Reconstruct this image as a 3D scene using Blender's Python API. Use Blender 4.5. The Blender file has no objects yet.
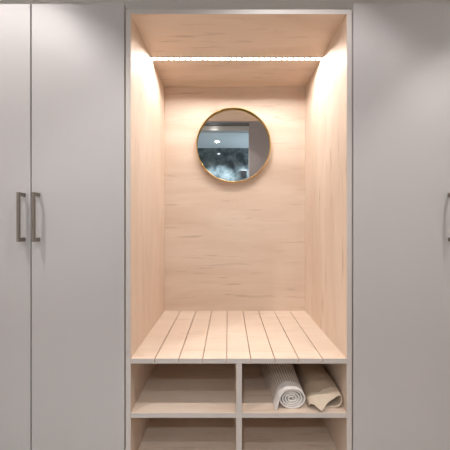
import bpy, bmesh, math, random
from mathutils import Vector

sc = bpy.context.scene
col = sc.collection
random.seed(4)
CAM_D, FPX, VX, VY, CZ = 1.02, 243.0, 228.0, 222.0, 1.0

# ------------------------------------------------------------------ helpers
def mesh_obj(name, bm, mat, parent=None, smooth=False):
    bmesh.ops.recalc_face_normals(bm, faces=bm.faces)
    me = bpy.data.meshes.new(name)
    bm.to_mesh(me); bm.free()
    if smooth:
        for p in me.polygons: p.use_smooth = True
    o = bpy.data.objects.new(name, me)
    col.objects.link(o)
    for m in (mat if isinstance(mat, (list, tuple)) else [mat]):
        me.materials.append(m)
    if parent: o.parent = parent
    return o

def add_box(bm, x0, x1, y0, y1, z0, z1, bev=0.0, seg=1):
    vs = [bm.verts.new((x, y, z)) for x in (x0, x1) for y in (y0, y1) for z in (z0, z1)]
    idx = [(0, 1, 3, 2), (4, 6, 7, 5), (0, 4, 5, 1), (2, 3, 7, 6), (0, 2, 6, 4), (1, 5, 7, 3)]
    fs = [bm.faces.new([vs[i] for i in f]) for f in idx]
    if bev > 0:
        es = list({e for f in fs for e in f.edges})
        bmesh.ops.bevel(bm, geom=es, offset=bev, segments=seg, affect='EDGES', profile=0.5)

def box(name, x0, x1, y0, y1, z0, z1, mat, parent=None, bev=0.0, seg=1):
    bm = bmesh.new(); add_box(bm, x0, x1, y0, y1, z0, z1, bev, seg)
    return mesh_obj(name, bm, mat, parent)

def lathe(name, prof, mat, parent=None, n=96, axis='Z', closed=True):
    """revolve (r, h) pairs round Z (or round Y, h measured along -Y)"""
    bm = bmesh.new(); rings = []
    for r, h in prof:
        ring = []
        for i in range(n):
            a = 2 * math.pi * i / n
            p = (r * math.cos(a), r * math.sin(a), h) if axis == 'Z' else (r * math.cos(a), -h, r * math.sin(a))
            ring.append(bm.verts.new(p))
        rings.append(ring)
    m = len(rings)
    for k in range(m if closed else m - 1):
        a, b = rings[k], rings[(k + 1) % m]
        for i in range(n):
            bm.faces.new((a[i], a[(i + 1) % n], b[(i + 1) % n], b[i]))
    if not closed:
        bm.faces.new(rings[0]); bm.faces.new(rings[-1])
    return mesh_obj(name, bm, mat, parent, smooth=True)

def empty(name, loc=(0, 0, 0)):
    o = bpy.data.objects.new(name, None); o.location = loc
    o.empty_display_size = 0.1
    col.objects.link(o); return o

def tag(o, label, cat, group=None, kind=None):
    o['label'] = label; o['category'] = cat
    if group: o['group'] = group
    if kind: o['kind'] = kind
    return o

def struct(o):
    o['kind'] = 'structure'; return o

# ---------------------------------------------------------------- materials
def nm(name):
    m = bpy.data.materials.new(name); m.use_nodes = True
    nt = m.node_tree
    return m, nt, nt.nodes['Principled BSDF']

def plain(name, c, rough=0.5, metal=0.0, bump=0.0, bscale=200.0, var=0.0, spec=0.5):
    m, nt, b = nm(name)
    b.inputs['Roughness'].default_value = rough
    b.inputs['Metallic'].default_value = metal
    b.inputs['Specular IOR Level'].default_value = spec
    tc = nt.nodes.new('ShaderNodeTexCoord')
    n = nt.nodes.new('ShaderNodeTexNoise'); n.inputs['Scale'].default_value = 3.0
    n.inputs['Detail'].default_value = 5
    nt.links.new(tc.outputs['Object'], n.inputs['Vector'])
    r = nt.nodes.new('ShaderNodeValToRGB')
    r.color_ramp.elements[0].position = 0.3; r.color_ramp.elements[1].position = 0.7
    r.color_ramp.elements[0].color = (*[v * (1 - var) for v in c], 1)
    r.color_ramp.elements[1].color = (*[min(1, v * (1 + var)) for v in c], 1)
    nt.links.new(n.outputs['Fac'], r.inputs['Fac'])
    nt.links.new(r.outputs['Color'], b.inputs['Base Color'])
    if bump:
        n2 = nt.nodes.new('ShaderNodeTexNoise'); n2.inputs['Scale'].default_value = bscale
        nt.links.new(tc.outputs['Object'], n2.inputs['Vector'])
        bp = nt.nodes.new('ShaderNodeBump'); bp.inputs['Strength'].default_value = bump
        bp.inputs['Distance'].default_value = 0.001
        nt.links.new(n2.outputs['Fac'], bp.inputs['Height'])
        nt.links.new(bp.outputs['Normal'], b.inputs['Normal'])
    return m

def wood(name, axis, dark, mid, light, off=(0, 0, 0), contrast=1.0):
    """pale oak: long streaks along one axis, slow cathedral figure and a few dark flecks"""
    m, nt, b = nm(name)
    N, L = nt.nodes, nt.links
    tc = N.new('ShaderNodeTexCoord')
    def stretched(along, across, o):
        mp = N.new('ShaderNodeMapping')
        s = [across] * 3; s['XYZ'.index(axis)] = along
        mp.inputs['Scale'].default_value = s
        mp.inputs['Location'].default_value = [off[i] + o for i in range(3)]
        L.new(tc.outputs['Object'], mp.inputs['Vector'])
        return mp
    # broad figure
    n1 = N.new('ShaderNodeTexNoise'); n1.inputs['Scale'].default_value = 1
    n1.inputs['Detail'].default_value = 4; n1.inputs['Distortion'].default_value = 1.2
    L.new(stretched(1.1, 7, 0.3).outputs[0], n1.inputs['Vector'])
    # fine pores
    n2 = N.new('ShaderNodeTexNoise'); n2.inputs['Scale'].default_value = 1
    n2.inputs['Detail'].default_value = 6; n2.inputs['Roughness'].default_value = 0.65
    L.new(stretched(6, 110, 3.1).outputs[0], n2.inputs['Vector'])
    # dark flecks
    n3 = N.new('ShaderNodeTexNoise'); n3.inputs['Scale'].default_value = 1
    n3.inputs['Detail'].default_value = 3; n3.inputs['Distortion'].default_value = 0.6
    L.new(stretched(4, 60, 7.7).outputs[0], n3.inputs['Vector'])
    r1 = N.new('ShaderNodeValToRGB')
    e = r1.color_ramp.elements
    e[0].position = 0.30; e[0].color = (*mid, 1)
    e[1].position = 0.60; e[1].color = (*light, 1)
    L.new(n1.outputs['Fac'], r1.inputs['Fac'])
    r2 = N.new('ShaderNodeValToRGB')
    r2.color_ramp.elements[0].position = 0.35; r2.color_ramp.elements[0].color = (1, 1, 1, 1)
    r2.color_ramp.elements[1].position = 0.75; r2.color_ramp.elements[1].color = (0, 0, 0, 1)
    L.new(n2.outputs['Fac'], r2.inputs['Fac'])
    mx = N.new('ShaderNodeMixRGB'); mx.blend_type = 'MIX'
    mfac = N.new('ShaderNodeMath'); mfac.operation = 'MULTIPLY'; mfac.inputs[1].default_value = 0.22 * contrast
    L.new(r2.outputs['Color'], mfac.inputs[0]); L.new(mfac.outputs[0], mx.inputs['Fac'])
    L.new(r1.outputs['Color'], mx.inputs['Color1']); mx.inputs['Color2'].default_value = (*mid, 1)
    r3 = N.new('ShaderNodeValToRGB')
    r3.color_ramp.elements[0].position = 0.61; r3.color_ramp.elements[0].color = (0, 0, 0, 1)
    r3.color_ramp.elements[1].position = 0.76; r3.color_ramp.elements[1].color = (1, 1, 1, 1)
    L.new(n3.outputs['Fac'], r3.inputs['Fac'])
    mx2 = N.new('ShaderNodeMixRGB')
    f2 = N.new('ShaderNodeMath'); f2.operation = 'MULTIPLY'; f2.inputs[1].default_value = 0.5 * contrast
    L.new(r3.outputs['Color'], f2.inputs[0]); L.new(f2.outputs[0], mx2.inputs['Fac'])
    L.new(mx.outputs['Color'], mx2.inputs['Color1']); mx2.inputs['Color2'].default_value = (*dark, 1)
    L.new(mx2.outputs['Color'], b.inputs['Base Color'])
    b.inputs['Roughness'].default_value = 0.5
    b.inputs['Specular IOR Level'].default_value = 0.35
    bp = N.new('ShaderNodeBump'); bp.inputs['Strength'].default_value = 0.12; bp.inputs['Distance'].default_value = 0.0006
    L.new(n2.outputs['Fac'], bp.inputs['Height']); L.new(bp.outputs['Normal'], b.inputs['Normal'])
    return m

def emit(name, c, s):
    m, nt, b = nm(name)
    b.inputs['Base Color'].default_value = (0.8, 0.8, 0.8, 1)
    b.inputs['Emission Color'].default_value = (*c, 1)
    b.inputs['Emission Strength'].default_value = s
    return m

def towel_mat(name, body, rib, band, seam_y, hem_y, ribs):
    """woven cloth read in its own UV (u along the cloth, v towards the back): ribs, then a plain end band"""
    m, nt, b = nm(name)
    N, L = nt.nodes, nt.links
    uv = N.new('ShaderNodeUVMap'); uv.uv_map = 'cloth'
    sep = N.new('ShaderNodeSeparateXYZ'); L.new(uv.outputs[0], sep.inputs[0])
    mul = N.new('ShaderNodeMath'); mul.operation = 'MULTIPLY'; mul.inputs[1].default_value = ribs
    L.new(sep.outputs['X'], mul.inputs[0])
    sn = N.new('ShaderNodeMath'); sn.operation = 'SINE'; L.new(mul.outputs[0], sn.inputs[0])
    mr = N.new('ShaderNodeMapRange'); mr.inputs['From Min'].default_value = -0.9; mr.inputs['From Max'].default_value = 0.3
    L.new(sn.outputs[0], mr.inputs['Value'])
    c1 = N.new('ShaderNodeMixRGB'); c1.inputs['Color1'].default_value = (*rib, 1); c1.inputs['Color2'].default_value = (*body, 1)
    L.new(mr.outputs[0], c1.inputs['Fac'])
    gt = N.new('ShaderNodeMath'); gt.operation = 'LESS_THAN'; gt.inputs[1].default_value = seam_y
    L.new(sep.outputs['Y'], gt.inputs[0])
    c2 = N.new('ShaderNodeMixRGB'); L.new(gt.outputs[0], c2.inputs['Fac'])
    L.new(c1.outputs[0], c2.inputs['Color1']); c2.inputs['Color2'].default_value = (*band, 1)
    L.new(c2.outputs[0], b.inputs['Base Color'])
    # weave
    nz = N.new('ShaderNodeTexNoise'); nz.inputs['Scale'].default_value = 500
    L.new(uv.outputs[0], nz.inputs['Vector'])
    keep = N.new('ShaderNodeMath'); keep.operation = 'SUBTRACT'; keep.inputs[0].default_value = 1.0
    L.new(gt.outputs[0], keep.inputs[1])
    rb = N.new('ShaderNodeMath'); rb.operation = 'MULTIPLY'; L.new(mr.outputs[0], rb.inputs[0]); L.new(keep.outputs[0], rb.inputs[1])
    ad = N.new('ShaderNodeMath'); ad.operation = 'MULTIPLY_ADD'; ad.inputs[1].default_value = 0.5
    L.new(nz.outputs['Fac'], ad.inputs[0]); L.new(rb.outputs[0], ad.inputs[2])
    bp = N.new('ShaderNodeBump'); bp.inputs['Strength'].default_value = 0.6; bp.inputs['Distance'].default_value = 0.0015
    L.new(ad.outputs[0], bp.inputs['Height']); L.new(bp.outputs['Normal'], b.inputs['Normal'])
    b.inputs['Roughness'].default_value = 0.95; b.inputs['Specular IOR Level'].default_value = 0.1
    b.inputs['Sheen Weight'].default_value = 0.2
    return m

W_D, W_M, W_L = (0.36, 0.235, 0.15), (0.675, 0.53, 0.415), (0.76, 0.63, 0.52)
M_woodX = wood('pale_oak_horizontal', 'X', W_D, W_M, W_L)
M_woodZ = wood('pale_oak_vertical', 'Z', W_D, W_M, W_L, (1.7, 0.4, 0.9))
M_woodT = wood('pale_oak_top', 'X', W_D, W_M, W_L, (4.2, 2.3, 0.0))
M_woodS = wood('pale_oak_seat', 'X', W_D, W_M, W_L, (0.8, 5.3, 0.2), 0.8)
M_edge = plain('oak_edge_band', (0.67, 0.625, 0.59), 0.5, var=0.02)
M_door = plain('warm_grey_laminate', (0.602, 0.582, 0.577), 0.42, bump=0.05, bscale=900, var=0.01)
M_bulk = plain('grey_filler_panel', (0.63, 0.60, 0.565), 0.6, var=0.01)
M_carc = plain('grey_carcass', (0.36, 0.345, 0.335), 0.6)
M_hand = plain('brushed_bronze_metal', (0.33, 0.29, 0.25), 0.38, 0.9, bump=0.1, bscale=600)
M_brass = plain('brass', (0.78, 0.52, 0.18), 0.28, 1.0)
M_wall = plain('painted_wall', (0.78, 0.765, 0.76), 0.8, bump=0.1, bscale=300, var=0.015)
M_wallR = plain('mauve_grey_wall', (0.48, 0.43, 0.42), 0.8, bump=0.1, bscale=300, var=0.015)
M_ceil = plain('painted_ceiling', (0.82, 0.81, 0.80), 0.85)
M_bceil = plain('cool_white_ceiling', (0.66, 0.79, 0.87), 0.6)
M_steel = plain('dark_steel_trim', (0.22, 0.23, 0.24), 0.45, 0.6)
M_white = plain('white_enamel', (0.8, 0.8, 0.79), 0.4)
M_alu = plain('aluminium_channel', (0.7, 0.68, 0.65), 0.4, 0.8)
M_black = plain('black_plastic', (0.02, 0.02, 0.022), 0.35)
M_floor = wood('floor_oak', 'X', (0.18, 0.125, 0.09), (0.34, 0.27, 0.215), (0.43, 0.36, 0.30))
M_led = emit('led_chip_light', (1.0, 0.955, 0.92), 800.0)
M_tape = emit('led_tape_glow', (1.0, 0.88, 0.76), 2.0)
M_lens = emit('downlight_lens', (1.0, 0.93, 0.86), 12.0)
M_lensc = emit('downlight_lens_cool', (0.92, 0.97, 1.0), 60.0)

# mirror glass
M_glass, _nt, _b = nm('silvered_mirror')
_b.inputs['Metallic'].default_value = 1.0; _b.inputs['Roughness'].default_value = 0.0
_b.inputs['Base Color'].default_value = (0.90, 0.92, 0.92, 1)

# marble of the far room
M_marble, nt, b = nm('dark_marble')
tc = nt.nodes.new('ShaderNodeTexCoord')
n1 = nt.nodes.new('ShaderNodeTexNoise'); n1.inputs['Scale'].default_value = 4.2; n1.inputs['Detail'].default_value = 9
n1.inputs['Distortion'].default_value = 0.4; n1.inputs['Roughness'].default_value = 0.62
nt.links.new(tc.outputs['Object'], n1.inputs['Vector'])
rp = nt.nodes.new('ShaderNodeValToRGB'); e = rp.color_ramp.elements
e[0].position = 0.36; e[0].color = (0.03, 0.042, 0.047, 1); e[1].position = 0.66; e[1].color = (0.25, 0.30, 0.315, 1)
x = e.new(0.5); x.color = (0.105, 0.135, 0.145, 1)
nt.links.new(n1.outputs['Fac'], rp.inputs['Fac']); nt.links.new(rp.outputs['Color'], b.inputs['Base Color'])
b.inputs['Roughness'].default_value = 0.06

# ------------------------------------------------------------------ setting
ZF, ZC = -0.10, 2.56               # corridor floor and ceiling
XL, XR = -1.262, 1.385             # side walls
YB, YO, YE = 0.60, -1.60, -2.50    # behind the wardrobes, opposite wall, far wall of next room
OPX0, OPX1, ZB = -1.05, 0.322, 2.40
struct(box('floor', XL - .1, 2.0, YE - .1, YB + .1, ZF - .08, ZF, M_floor))
struct(box('ceiling', XL - .1, XR + .1, YO, YB + .1, ZC, ZC + .08, M_ceil))
struct(box('wall_back', XL - .1, XR + .1, YB, YB + .1, ZF, ZC, M_wall))
struct(box('wall_left', XL - .1, XL, YO, YB, ZF, ZC, M_wall))
struct(box('wall_right', XR, XR + .1, YO, YB, ZF, ZC, M_wall))
bm = bmesh.new()
add_box(bm, OPX1, 2.0, YO - .10, YO, ZF, ZC + .08)
add_box(bm, -1.6, OPX0, YO - .10, YO, ZF, ZC + .08)
struct(mesh_obj('wall_front', bm, M_wallR))
# dark steel lintel with a slimmer lighter rail below it
struct(box('trim_1', OPX0, OPX1, YO - .10, YO + .012, ZB + .07, ZB + .105, M_steel, bev=.002))
struct(box('trim_2', OPX0, OPX1, YO - .075, YO - .01, ZB, ZB + .07, M_alu, bev=.003))
struct(box('trim_6', OPX0, OPX1, YO - .10, YO, ZB + .105, ZC + .08, M_wallR))
struct(box('floor.001', OPX0 - .5, 2.0, YE, YO - .12, ZF, ZF + .012, M_white))  # unseen white floor slab, added to bounce light up to the far ceiling
# next room
struct(box('ceiling.001', -1.6, 2.0, YE, YO - .10, ZB + .0, ZB + .08, M_bceil))
struct(box('wall_far', -1.7, 2.1, YE - .1, YE, ZF, ZB + .08, M_marble))
struct(box('wall_far_left', -1.7, -1.6, YE, YO - .10, ZF, ZB + .08, M_wall))
struct(box('wall_far_right', 2.0, 2.1, YE, YO, ZF, ZB + .08, M_wall))
# grey filler above the wardrobes up to the ceiling
bm = bmesh.new()
add_box(bm, XL, XR, 0.110, 0.130, 1.920, ZC)
add_box(bm, -0.4295, 0.5205, 0.110, 0.130, 1.8945, 1.920)
struct(mesh_obj('trim_3', bm, M_bulk))
for n_, a_, c_ in (('trim_4', XL, -1.2365), ('trim_5', 1.3665, XR)):
    struct(box(n_, a_, c_, 0.004, 0.022, ZF, 1.918, M_bulk))

# ------------------------------------------------------ grey wardrobes
DT, DB = 1.916, -0.035
HZ0, HZ1 = 0.919, 1.122            # handle bottom / top
def handle(door, xb, side):
    """square bow handle: one bar on two stand-offs"""
    bm = bmesh.new()
    add_box(bm, xb - .0052, xb + .0052, -.034, -.024, HZ0, HZ1, .001)
    for z in (HZ0, HZ1 - .016):
        add_box(bm, xb - .0051, xb + .0051, -.0245, -.0002, z, z + .016, .0008)
    return mesh_obj('handle', bm, M_hand, door)

def wardrobe(xs, label):
    x0, xm, x1 = xs
    root = empty('wardrobe_cabinet', ((x0 + x1) / 2, 0.3, ZF))
    inv = Vector((-(x0 + x1) / 2, -0.3, -ZF))
    bm = bmesh.new(); t = .018
    add_box(bm, x0, x0 + t, .021, .575, ZF, 1.915); add_box(bm, x1 - t, x1, .021, .575, ZF, 1.915)
    add_box(bm, x0 + t, x1 - t, .021, .575, 1.897, 1.915); add_box(bm, x0 + t, x1 - t, .021, .575, -.035, -.017)
    add_box(bm, x0 + t, x1 - t, .567, .575, -.017, 1.897); add_box(bm, x0 + t, x1 - t, .06, .075, ZF, -.035)
    add_box(bm, xm - .009, xm + .009, .07, .567, -.017, 1.897)
    c = mesh_obj('carcass', bm, M_carc, root); c.location = inv
    g = .0030
    for a, bx, hs in ((x0 + .001, xm - g, -1), (xm + g, x1 - .001, 1)):
        d = box('door', a, bx, 0.0, .0195, DB, DT, M_door, root, bev=.001); d.location = inv
        xb = (bx - .024) if hs < 0 else (a + .0315)
        handle(d, xb, hs)
    tag(root, label, 'wardrobe')
    return root
wardrobe((-1.2355, -0.8275, -0.4345), 'tall plain grey two-door wardrobe with bronze bow handles, left of the timber niche')
wardrobe((0.5255, 0.9550, 1.3655), 'tall plain grey wardrobe right of the timber niche, handle at the photo edge')

# ------------------------------------------------------------ timber niche
NX0, NX1, NZT, SEAT = -0.4085, 0.4985, 1.8725, 0.4265
ND = 0.55
niche = empty('open_niche_unit', (0.045, 0.28, ZF))
NI = Vector((-0.045, -0.28, -ZF))
def npart(o, label=None):
    o.location = NI
    o.data.materials.append(M_edge)                 # the boards' front edges carry a paler edge band
    ymin = min(v.co.y for v in o.data.vertices)
    if ymin < .01:
        for p in o.data.polygons:
            if p.normal.y < -.9 and p.center.y < ymin + .002: p.material_index = 1
    if label: o['label'] = label
    return o
npart(box('side_panel', NX0 - .0215, NX0, 0, ND, ZF, NZT, M_woodZ, niche, .0008))
npart(box('side_panel', NX1, NX1 + .0215, 0, ND, ZF, NZT, M_woodZ, niche, .0008))
npart(box('top_panel', NX0 - .0215, NX1 + .0215, 0, ND, NZT, NZT + .020, M_woodT, niche, .0008))
npart(box('back_panel', NX0 - .0215, NX1 + .0215, ND, ND + .018, ZF, NZT + .020, M_woodX, niche))
# slatted bench seat: one board scored with eight narrow grooves
bm = bmesh.new()
n, gw, gd = 9, .0036, .017
zt, zb = SEAT, SEAT - .0205
pr = [(NX0 + .0004, zb)]
w = (NX1 - NX0) / n
pr.append((NX0 + .0004, zt))
for k in range(1, n):
    xg = NX0 + w * k
    pr += [(xg - gw / 2 - .0006, zt), (xg - gw / 2, zt - .0006), (xg - gw / 2, zt - gd), (xg + gw / 2, zt - gd), (xg + gw / 2, zt - .0006), (xg + gw / 2 + .0006, zt)]
pr += [(NX1 - .0004, zt), (NX1 - .0004, zb)]
# top outline as columns, so that the front and back ends are clean quads
tops = [p for p in pr[1:-1]]
cols_ = [[bm.verts.new((x_, y_, zz)) for y_ in (0.0, ND) for zz in (zb, z_)] for x_, z_ in tops]
for a, c in zip(cols_, cols_[1:]):
    bm.faces.new((a[1], c[1], c[3], a[3]))           # top
    if abs(a[1].co.x - c[1].co.x) > 1e-6:
        bm.faces.new((a[0], c[0], c[1], a[1])); bm.faces.new((a[2], c[2], c[3], a[3]))
        bm.faces.new((a[0], c[0], c[2], a[2]))
a = cols_[0]; bm.faces.new((a[0], a[1], a[3], a[2]))
a = cols_[-1]; bm.faces.new((a[0], a[1], a[3], a[2]))
bmesh.ops.remove_doubles(bm, verts=bm.verts, dist=1e-6)
npart(mesh_obj('bench_seat', bm, M_woodS, niche), 'pale bench seat of nine slats scored by dark grooves')
DX0, DX1 = 0.0345, 0.0585
SH, LOW = 0.198, -0.036
npart(box('divider', DX0, DX1, 0.001, ND, LOW, zb, M_woodZ, niche, .0008))
for a, c in ((NX0, DX0), (DX1, NX1)):
    npart(box('shelf', a, c, 0.001, ND, SH - .0215, SH, M_woodX, niche, .0008))
npart(box('bottom_panel', NX0, NX1, 0.001, ND, LOW - .02, LOW, M_woodX, niche, .0008))
npart(box('plinth', NX0, NX1, .03, .046, ZF, LOW - .02, M_woodX, niche))
tag(niche, 'pale oak open niche with slatted bench and shoe shelves between the grey wardrobes', 'niche')

# ------------------------------------------------------------ LED strip
LY = 0.272
strip = empty('led_strip', (0.045, LY, NZT))
LI = Vector((-0.045, -LY, -NZT))
bm = bmesh.new(); add_box(bm, NX0 + .002, NX1 - .002, LY - .0075, LY + .0075, NZT - .0016, NZT - .0002)
add_box(bm, NX0 + .002, NX1 - .002, LY - .0075, LY - .0060, NZT - .0062, NZT - .0016)
add_box(bm, NX0 + .002, NX1 - .002, LY + .0060, LY + .0075, NZT - .0062, NZT - .0016)
o = mesh_obj('channel', bm, M_alu, strip); o.location = LI
bm = bmesh.new(); add_box(bm, NX0 + .004, NX1 - .004, LY - .005, LY + .005, NZT - .0026, NZT - .0016)
o = mesh_obj('tape', bm, M_tape, strip); o.location = LI
NL = 30
bm = bmesh.new(); add_box(bm, -.006, .006, -.0035, .0035, -.0040, -.0026)
chip0 = mesh_obj('led_chip', bm, M_led, strip)
for k in range(NL):
    c = chip0 if k == 0 else chip0.copy()
    if k: col.objects.link(c)
    c.parent = strip
    c.location = (NX0 + (NX1 - NX0) * (k + .5) / NL - 0.045, 0, 0)
tag(strip, 'glowing warm white LED strip across the ceiling of the timber niche', 'light strip')

# ------------------------------------------------------------ round mirror
mir = empty('round_mirror', (0.0355, ND, 1.492))
R = 0.2385
lathe('frame', [(R - .0048, .001), (R - .0048, .024), (R - .0045, .026), (R - .001, .026), (R, .025), (R, .001)], M_brass, mir, 128, 'Y')['label'] = 'thin brass rim'
lathe('mirror_glass', [(R - .006, .002), (R - .006, .008)], M_glass, mir, 128, 'Y', closed=False)
for p in mir.children[-1].data.polygons: p.use_smooth = len(p.vertices) == 4
tag(mir, 'round wall mirror with a thin brass rim on the niche back', 'mirror')

# ------------------------------------------------------------ towels
def cloth(name, secs, ys, us, mat, thick):
    bm = bmesh.new(); uvl = bm.loops.layers.uv.new('cloth')
    rows = [[bm.verts.new(p) for p in s] for s in secs]
    for r in range(len(rows) - 1):
        for i in range(len(rows[0]) - 1):
            f = bm.faces.new((rows[r][i], rows[r][i + 1], rows[r + 1][i + 1], rows[r + 1][i]))
            for lp, (rr, ii) in zip(f.loops, ((r, i), (r, i + 1), (r + 1, i + 1), (r + 1, i))):
                lp[uvl].uv = (us[ii], ys[rr])
    me = bpy.data.meshes.new(name); bm.to_mesh(me); bm.free()
    for p in me.polygons: p.use_smooth = True
    o = bpy.data.objects.new(name, me); col.objects.link(o); me.materials.append(mat)
    s = o.modifiers.new('thick', 'SOLIDIFY'); s.thickness = thick; s.offset = 0.0
    bv = o.modifiers.new('soft', 'BEVEL'); bv.width = thick * .3; bv.segments = 2; bv.limit_method = 'ANGLE'; bv.angle_limit = 1.0
    return o

def arclen(pts):
    u = [0.0]
    for a, b in zip(pts, pts[1:]): u.append(u[-1] + math.dist(a, b))
    return u

def catmull(P, k=8):
    out = []
    Q = [P[0]] + list(P) + [P[-1]]
    for i in range(1, len(Q) - 2):
        p0, p1, p2, p3 = Q[i - 1:i + 3]
        for s in range(k):
            t = s / k
            out.append(tuple(.5 * (2 * b_ + (c_ - a_) * t + (2 * a_ - 5 * b_ + 4 * c_ - d_) * t * t + (3 * b_ - a_ - 3 * c_ + d_) * t ** 3)
                             for a_, b_, c_, d_ in zip(p0, p1, p2, p3)))
    out.append(tuple(P[-1])); return out

def lerp(a, b, t): return a + (b - a) * t
def smooth(a, b, x):
    t = max(0, min(1, (x - a) / (b - a))); return t * t * (3 - 2 * t)

# cream mat: spiral ending in a loose flap on its left side
TH = .0062
turns, r0, pitch = 4.35, .006, .0108
sp = []
A0 = 2 * math.pi * (.30 - turns)
NS = 260
for i in range(NS + 1):
    a = lerp(A0, 2 * math.pi * .30, i / NS)
    r = r0 + pitch * (a - A0) / (2 * math.pi)
    sp.append((1.12 * r * math.cos(a), .86 * r * math.sin(a)))
rl = r0 + pitch * turns
zmin = min(p[1] for p in sp)
base = SH + TH / 2 + .0006 - zmin
tail = [sp[-1], (-.034, .036), (-.051, .016), (-.060, -.012), (-.066, zmin + .006), (-.0685, zmin + .0005)]
sp = sp[:-1] + catmull(tail, 7)
us = arclen(sp)
ys = [.012, .016, .024, .034, .046, .060, .08, .11, .15, .20, .26, .33, .40]
secs = []
nf = len(sp)
for y in ys:
    k = 1 + .24 * smooth(.03, .30, y); kz = 1 + .16 * smooth(.03, .30, y)
    cx = lerp(.273, .265, smooth(.02, .3, y))
    row = []
    for i, (px, pz) in enumerate(sp):
        t = i / (nf - 1)
        yy = y + .012 * (1 - smooth(.72, 1.0, t)) * (1 - smooth(.02, .12, y))   # outer wrap stands slightly proud
        z = SH + TH / 2 + .0006 + (pz - zmin) * kz
        row.append((cx + px * k, yy, z + .0008 * math.sin(i * .5 + y * 60) * smooth(.01, .03, pz - zmin)))
    secs.append(row)
M_tw = towel_mat('cream_ribbed_cotton', (0.76, 0.67, 0.585), (0.42, 0.35, 0.29), (0.85, 0.81, 0.77), .060, 0, 2 * math.pi / .0105)
tag(cloth('rolled_mat', secs, ys, us, M_tw, TH),
    'cream ribbed cotton mat rolled into a spiral in the upper right shoe shelf', 'mat')

# tan towel: loosely folded tube with its front corner drooping
TH2 = .0046
zb2 = SH + TH2 / 2 + .0006
def prof(front):
    h = lerp(.082, .056, front)
    L_ = lambda p, q: tuple(lerp(i, j, front) for i, j in zip(p, q))
    # (back section, front section): flat on the shelf, round the right edge, over the top, down to the small left fold
    F = [L_((.360, 0), (.366, 0)), (.395, 0), (.440, .001), L_((.472, .005), (.470, .004)), L_((.4865, .022), (.486, .018)),
         L_((.489, .045), (.4885, .041)), L_((.481, .066), (.482, .0565)), L_((.455, .079), (.452, .043)), L_((.425, .085), (.420, .023)),
         L_((.398, .083), (.394, .0075)), L_((.376, .072), (.380, .0135)), L_((.361, .052), (.366, .0235)), L_((.3515, .032), (.354, .0225)), L_((.3475, .0115), (.3475, .0115))]
    F = [(x_, zb2 + z_) for x_, z_ in F]
    return catmull(F, 6)
us2 = arclen(prof(0))
ys2 = [.022, .028, .036, .046, .058, .072, .09, .12, .16, .22, .30, .40]
secs = []
for y in ys2:
    fr = 1 - smooth(.016, .105, y)
    row = []
    P_ = prof(fr)
    for i, (px, pz) in enumerate(P_):
        t = i / (len(P_) - 1)
        up = smooth(.45, .75, t) * (1 - smooth(.85, 1.0, t))
        tip = math.exp(-((px - .394) / .022) ** 2) if t > .5 else 0
        yy = y - (.008 * up + .016 * tip) * (1 - smooth(.02, .10, y)) + .008 * (1 - smooth(0, .4, t)) * (1 - smooth(.02, .10, y))
        wr = .0012 * math.sin(px * 190 + y * 45) * smooth(.02, .05, pz - zb2)
        row.append((min(px, .4905), yy, pz + wr))
    secs.append(row)
M_tan = towel_mat('tan_cotton', (0.50, 0.385, 0.275), (0.45, 0.34, 0.24), (0.68, 0.56, 0.43), .062, 0, 2 * math.pi / .004)
tag(cloth('folded_towel', secs, ys2, us2, M_tan, TH2),
    'tan towel folded over beside the cream rolled mat in the upper right shelf', 'towel')

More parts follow.
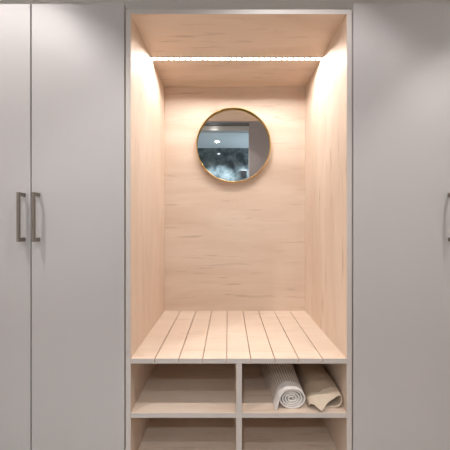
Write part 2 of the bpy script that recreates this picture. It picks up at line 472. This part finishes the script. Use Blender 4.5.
# ------------------------------------------------------------ lamps
def downlight(x, y, z, watts, colr, half, label, lens, blend=.35):
    root = empty('ceiling_downlight', (x, y, z))
    lathe('trim_ring', [(.034, -.0005), (.034, -.004), (.044, -.005), (.047, -.003), (.047, -.0005)], M_white, root, 48)
    lathe('lens', [(.0335, -.001), (.0335, -.0025)], lens, root, 48, closed=False)
    ld = bpy.data.lights.new('bulb', 'SPOT'); ld.energy = watts; ld.color = colr
    ld.spot_size = 2 * half; ld.spot_blend = blend; ld.shadow_soft_size = .013
    lo = bpy.data.objects.new('bulb', ld); col.objects.link(lo); lo.parent = root; lo.location = (0, 0, -.012)
    if lens is M_lensc: ld.shadow_soft_size = .006; lo.location.z = -.009
    tag(root, label, 'ceiling light', 'recessed downlights')
    return root
WARM = (1.0, .94, .915)
H = math.radians
downlight(-1.18, -.60, ZC, 50, WARM, H(53), 'recessed ceiling downlight above the left wardrobe doors', M_lens)
downlight(.25, -.58, ZC, 32, (1, .97, .96), H(48), 'recessed ceiling downlight in front of the timber niche', M_lens)
downlight(1.29, -.60, ZC, 46, WARM, H(43), 'recessed ceiling downlight above the right wardrobe doors', M_lens)
downlight(-.22, -1.40, ZC, 26, (1.0, .97, .95), H(58), 'recessed ceiling downlight near the steel lintel opposite the niche', M_lens)
downlight(-.19, -2.13, ZB, 62, (.85, .94, 1.0), H(52), 'bright cool downlight in the far room ceiling, seen in the mirror', M_lensc)
downlight(1.0, -2.05, ZB, 160, (.85, .94, 1.0), H(75), 'unseen cool fill lamp added in the far room, behind the right stretch of front wall', M_lensc)  # added fill, outside the mirror's view, to light the marble evenly

# small dark box high on the marble wall, seen at the lower right of the mirror
bx = empty('wall_box', (.30, YE, 1.93))
box('casing', -.05, .05, .0005, .07, -.09, .03, M_black, bx, .004)
box('cover', -.055, .055, .0005, .075, .03, .04, M_white, bx, .002)['label'] = 'pale top cover'
tag(bx, 'small dark box high on the marble wall reflected in the mirror', 'wall box')

# ------------------------------------------------------------ world, camera
w = bpy.data.worlds.new('World'); sc.world = w; w.use_nodes = True
w.node_tree.nodes['Background'].inputs[0].default_value = (.5, .5, .52, 1)
w.node_tree.nodes['Background'].inputs[1].default_value = 0.1
cd = bpy.data.cameras.new('Camera'); cam = bpy.data.objects.new('Camera', cd); col.objects.link(cam)
cam.location = (0, -CAM_D, CZ); cam.rotation_euler = (math.pi / 2, 0, 0)
cd.sensor_width = 36; cd.lens = 36 * FPX / 450
cd.shift_x = -(VX - 225) / 450; cd.shift_y = -(225 - VY) / 450
cd.clip_start = .02
sc.camera = cam
vs = sc.view_settings
vs.view_transform = 'Standard'; vs.look = 'None'; vs.exposure = 0.15; vs.gamma = 1.0; vs.use_curve_mapping = False
sc.cycles.max_bounces = 10; sc.cycles.diffuse_bounces = 6
sc.cycles.use_denoising = True
sc.cycles.sample_clamp_indirect = 4
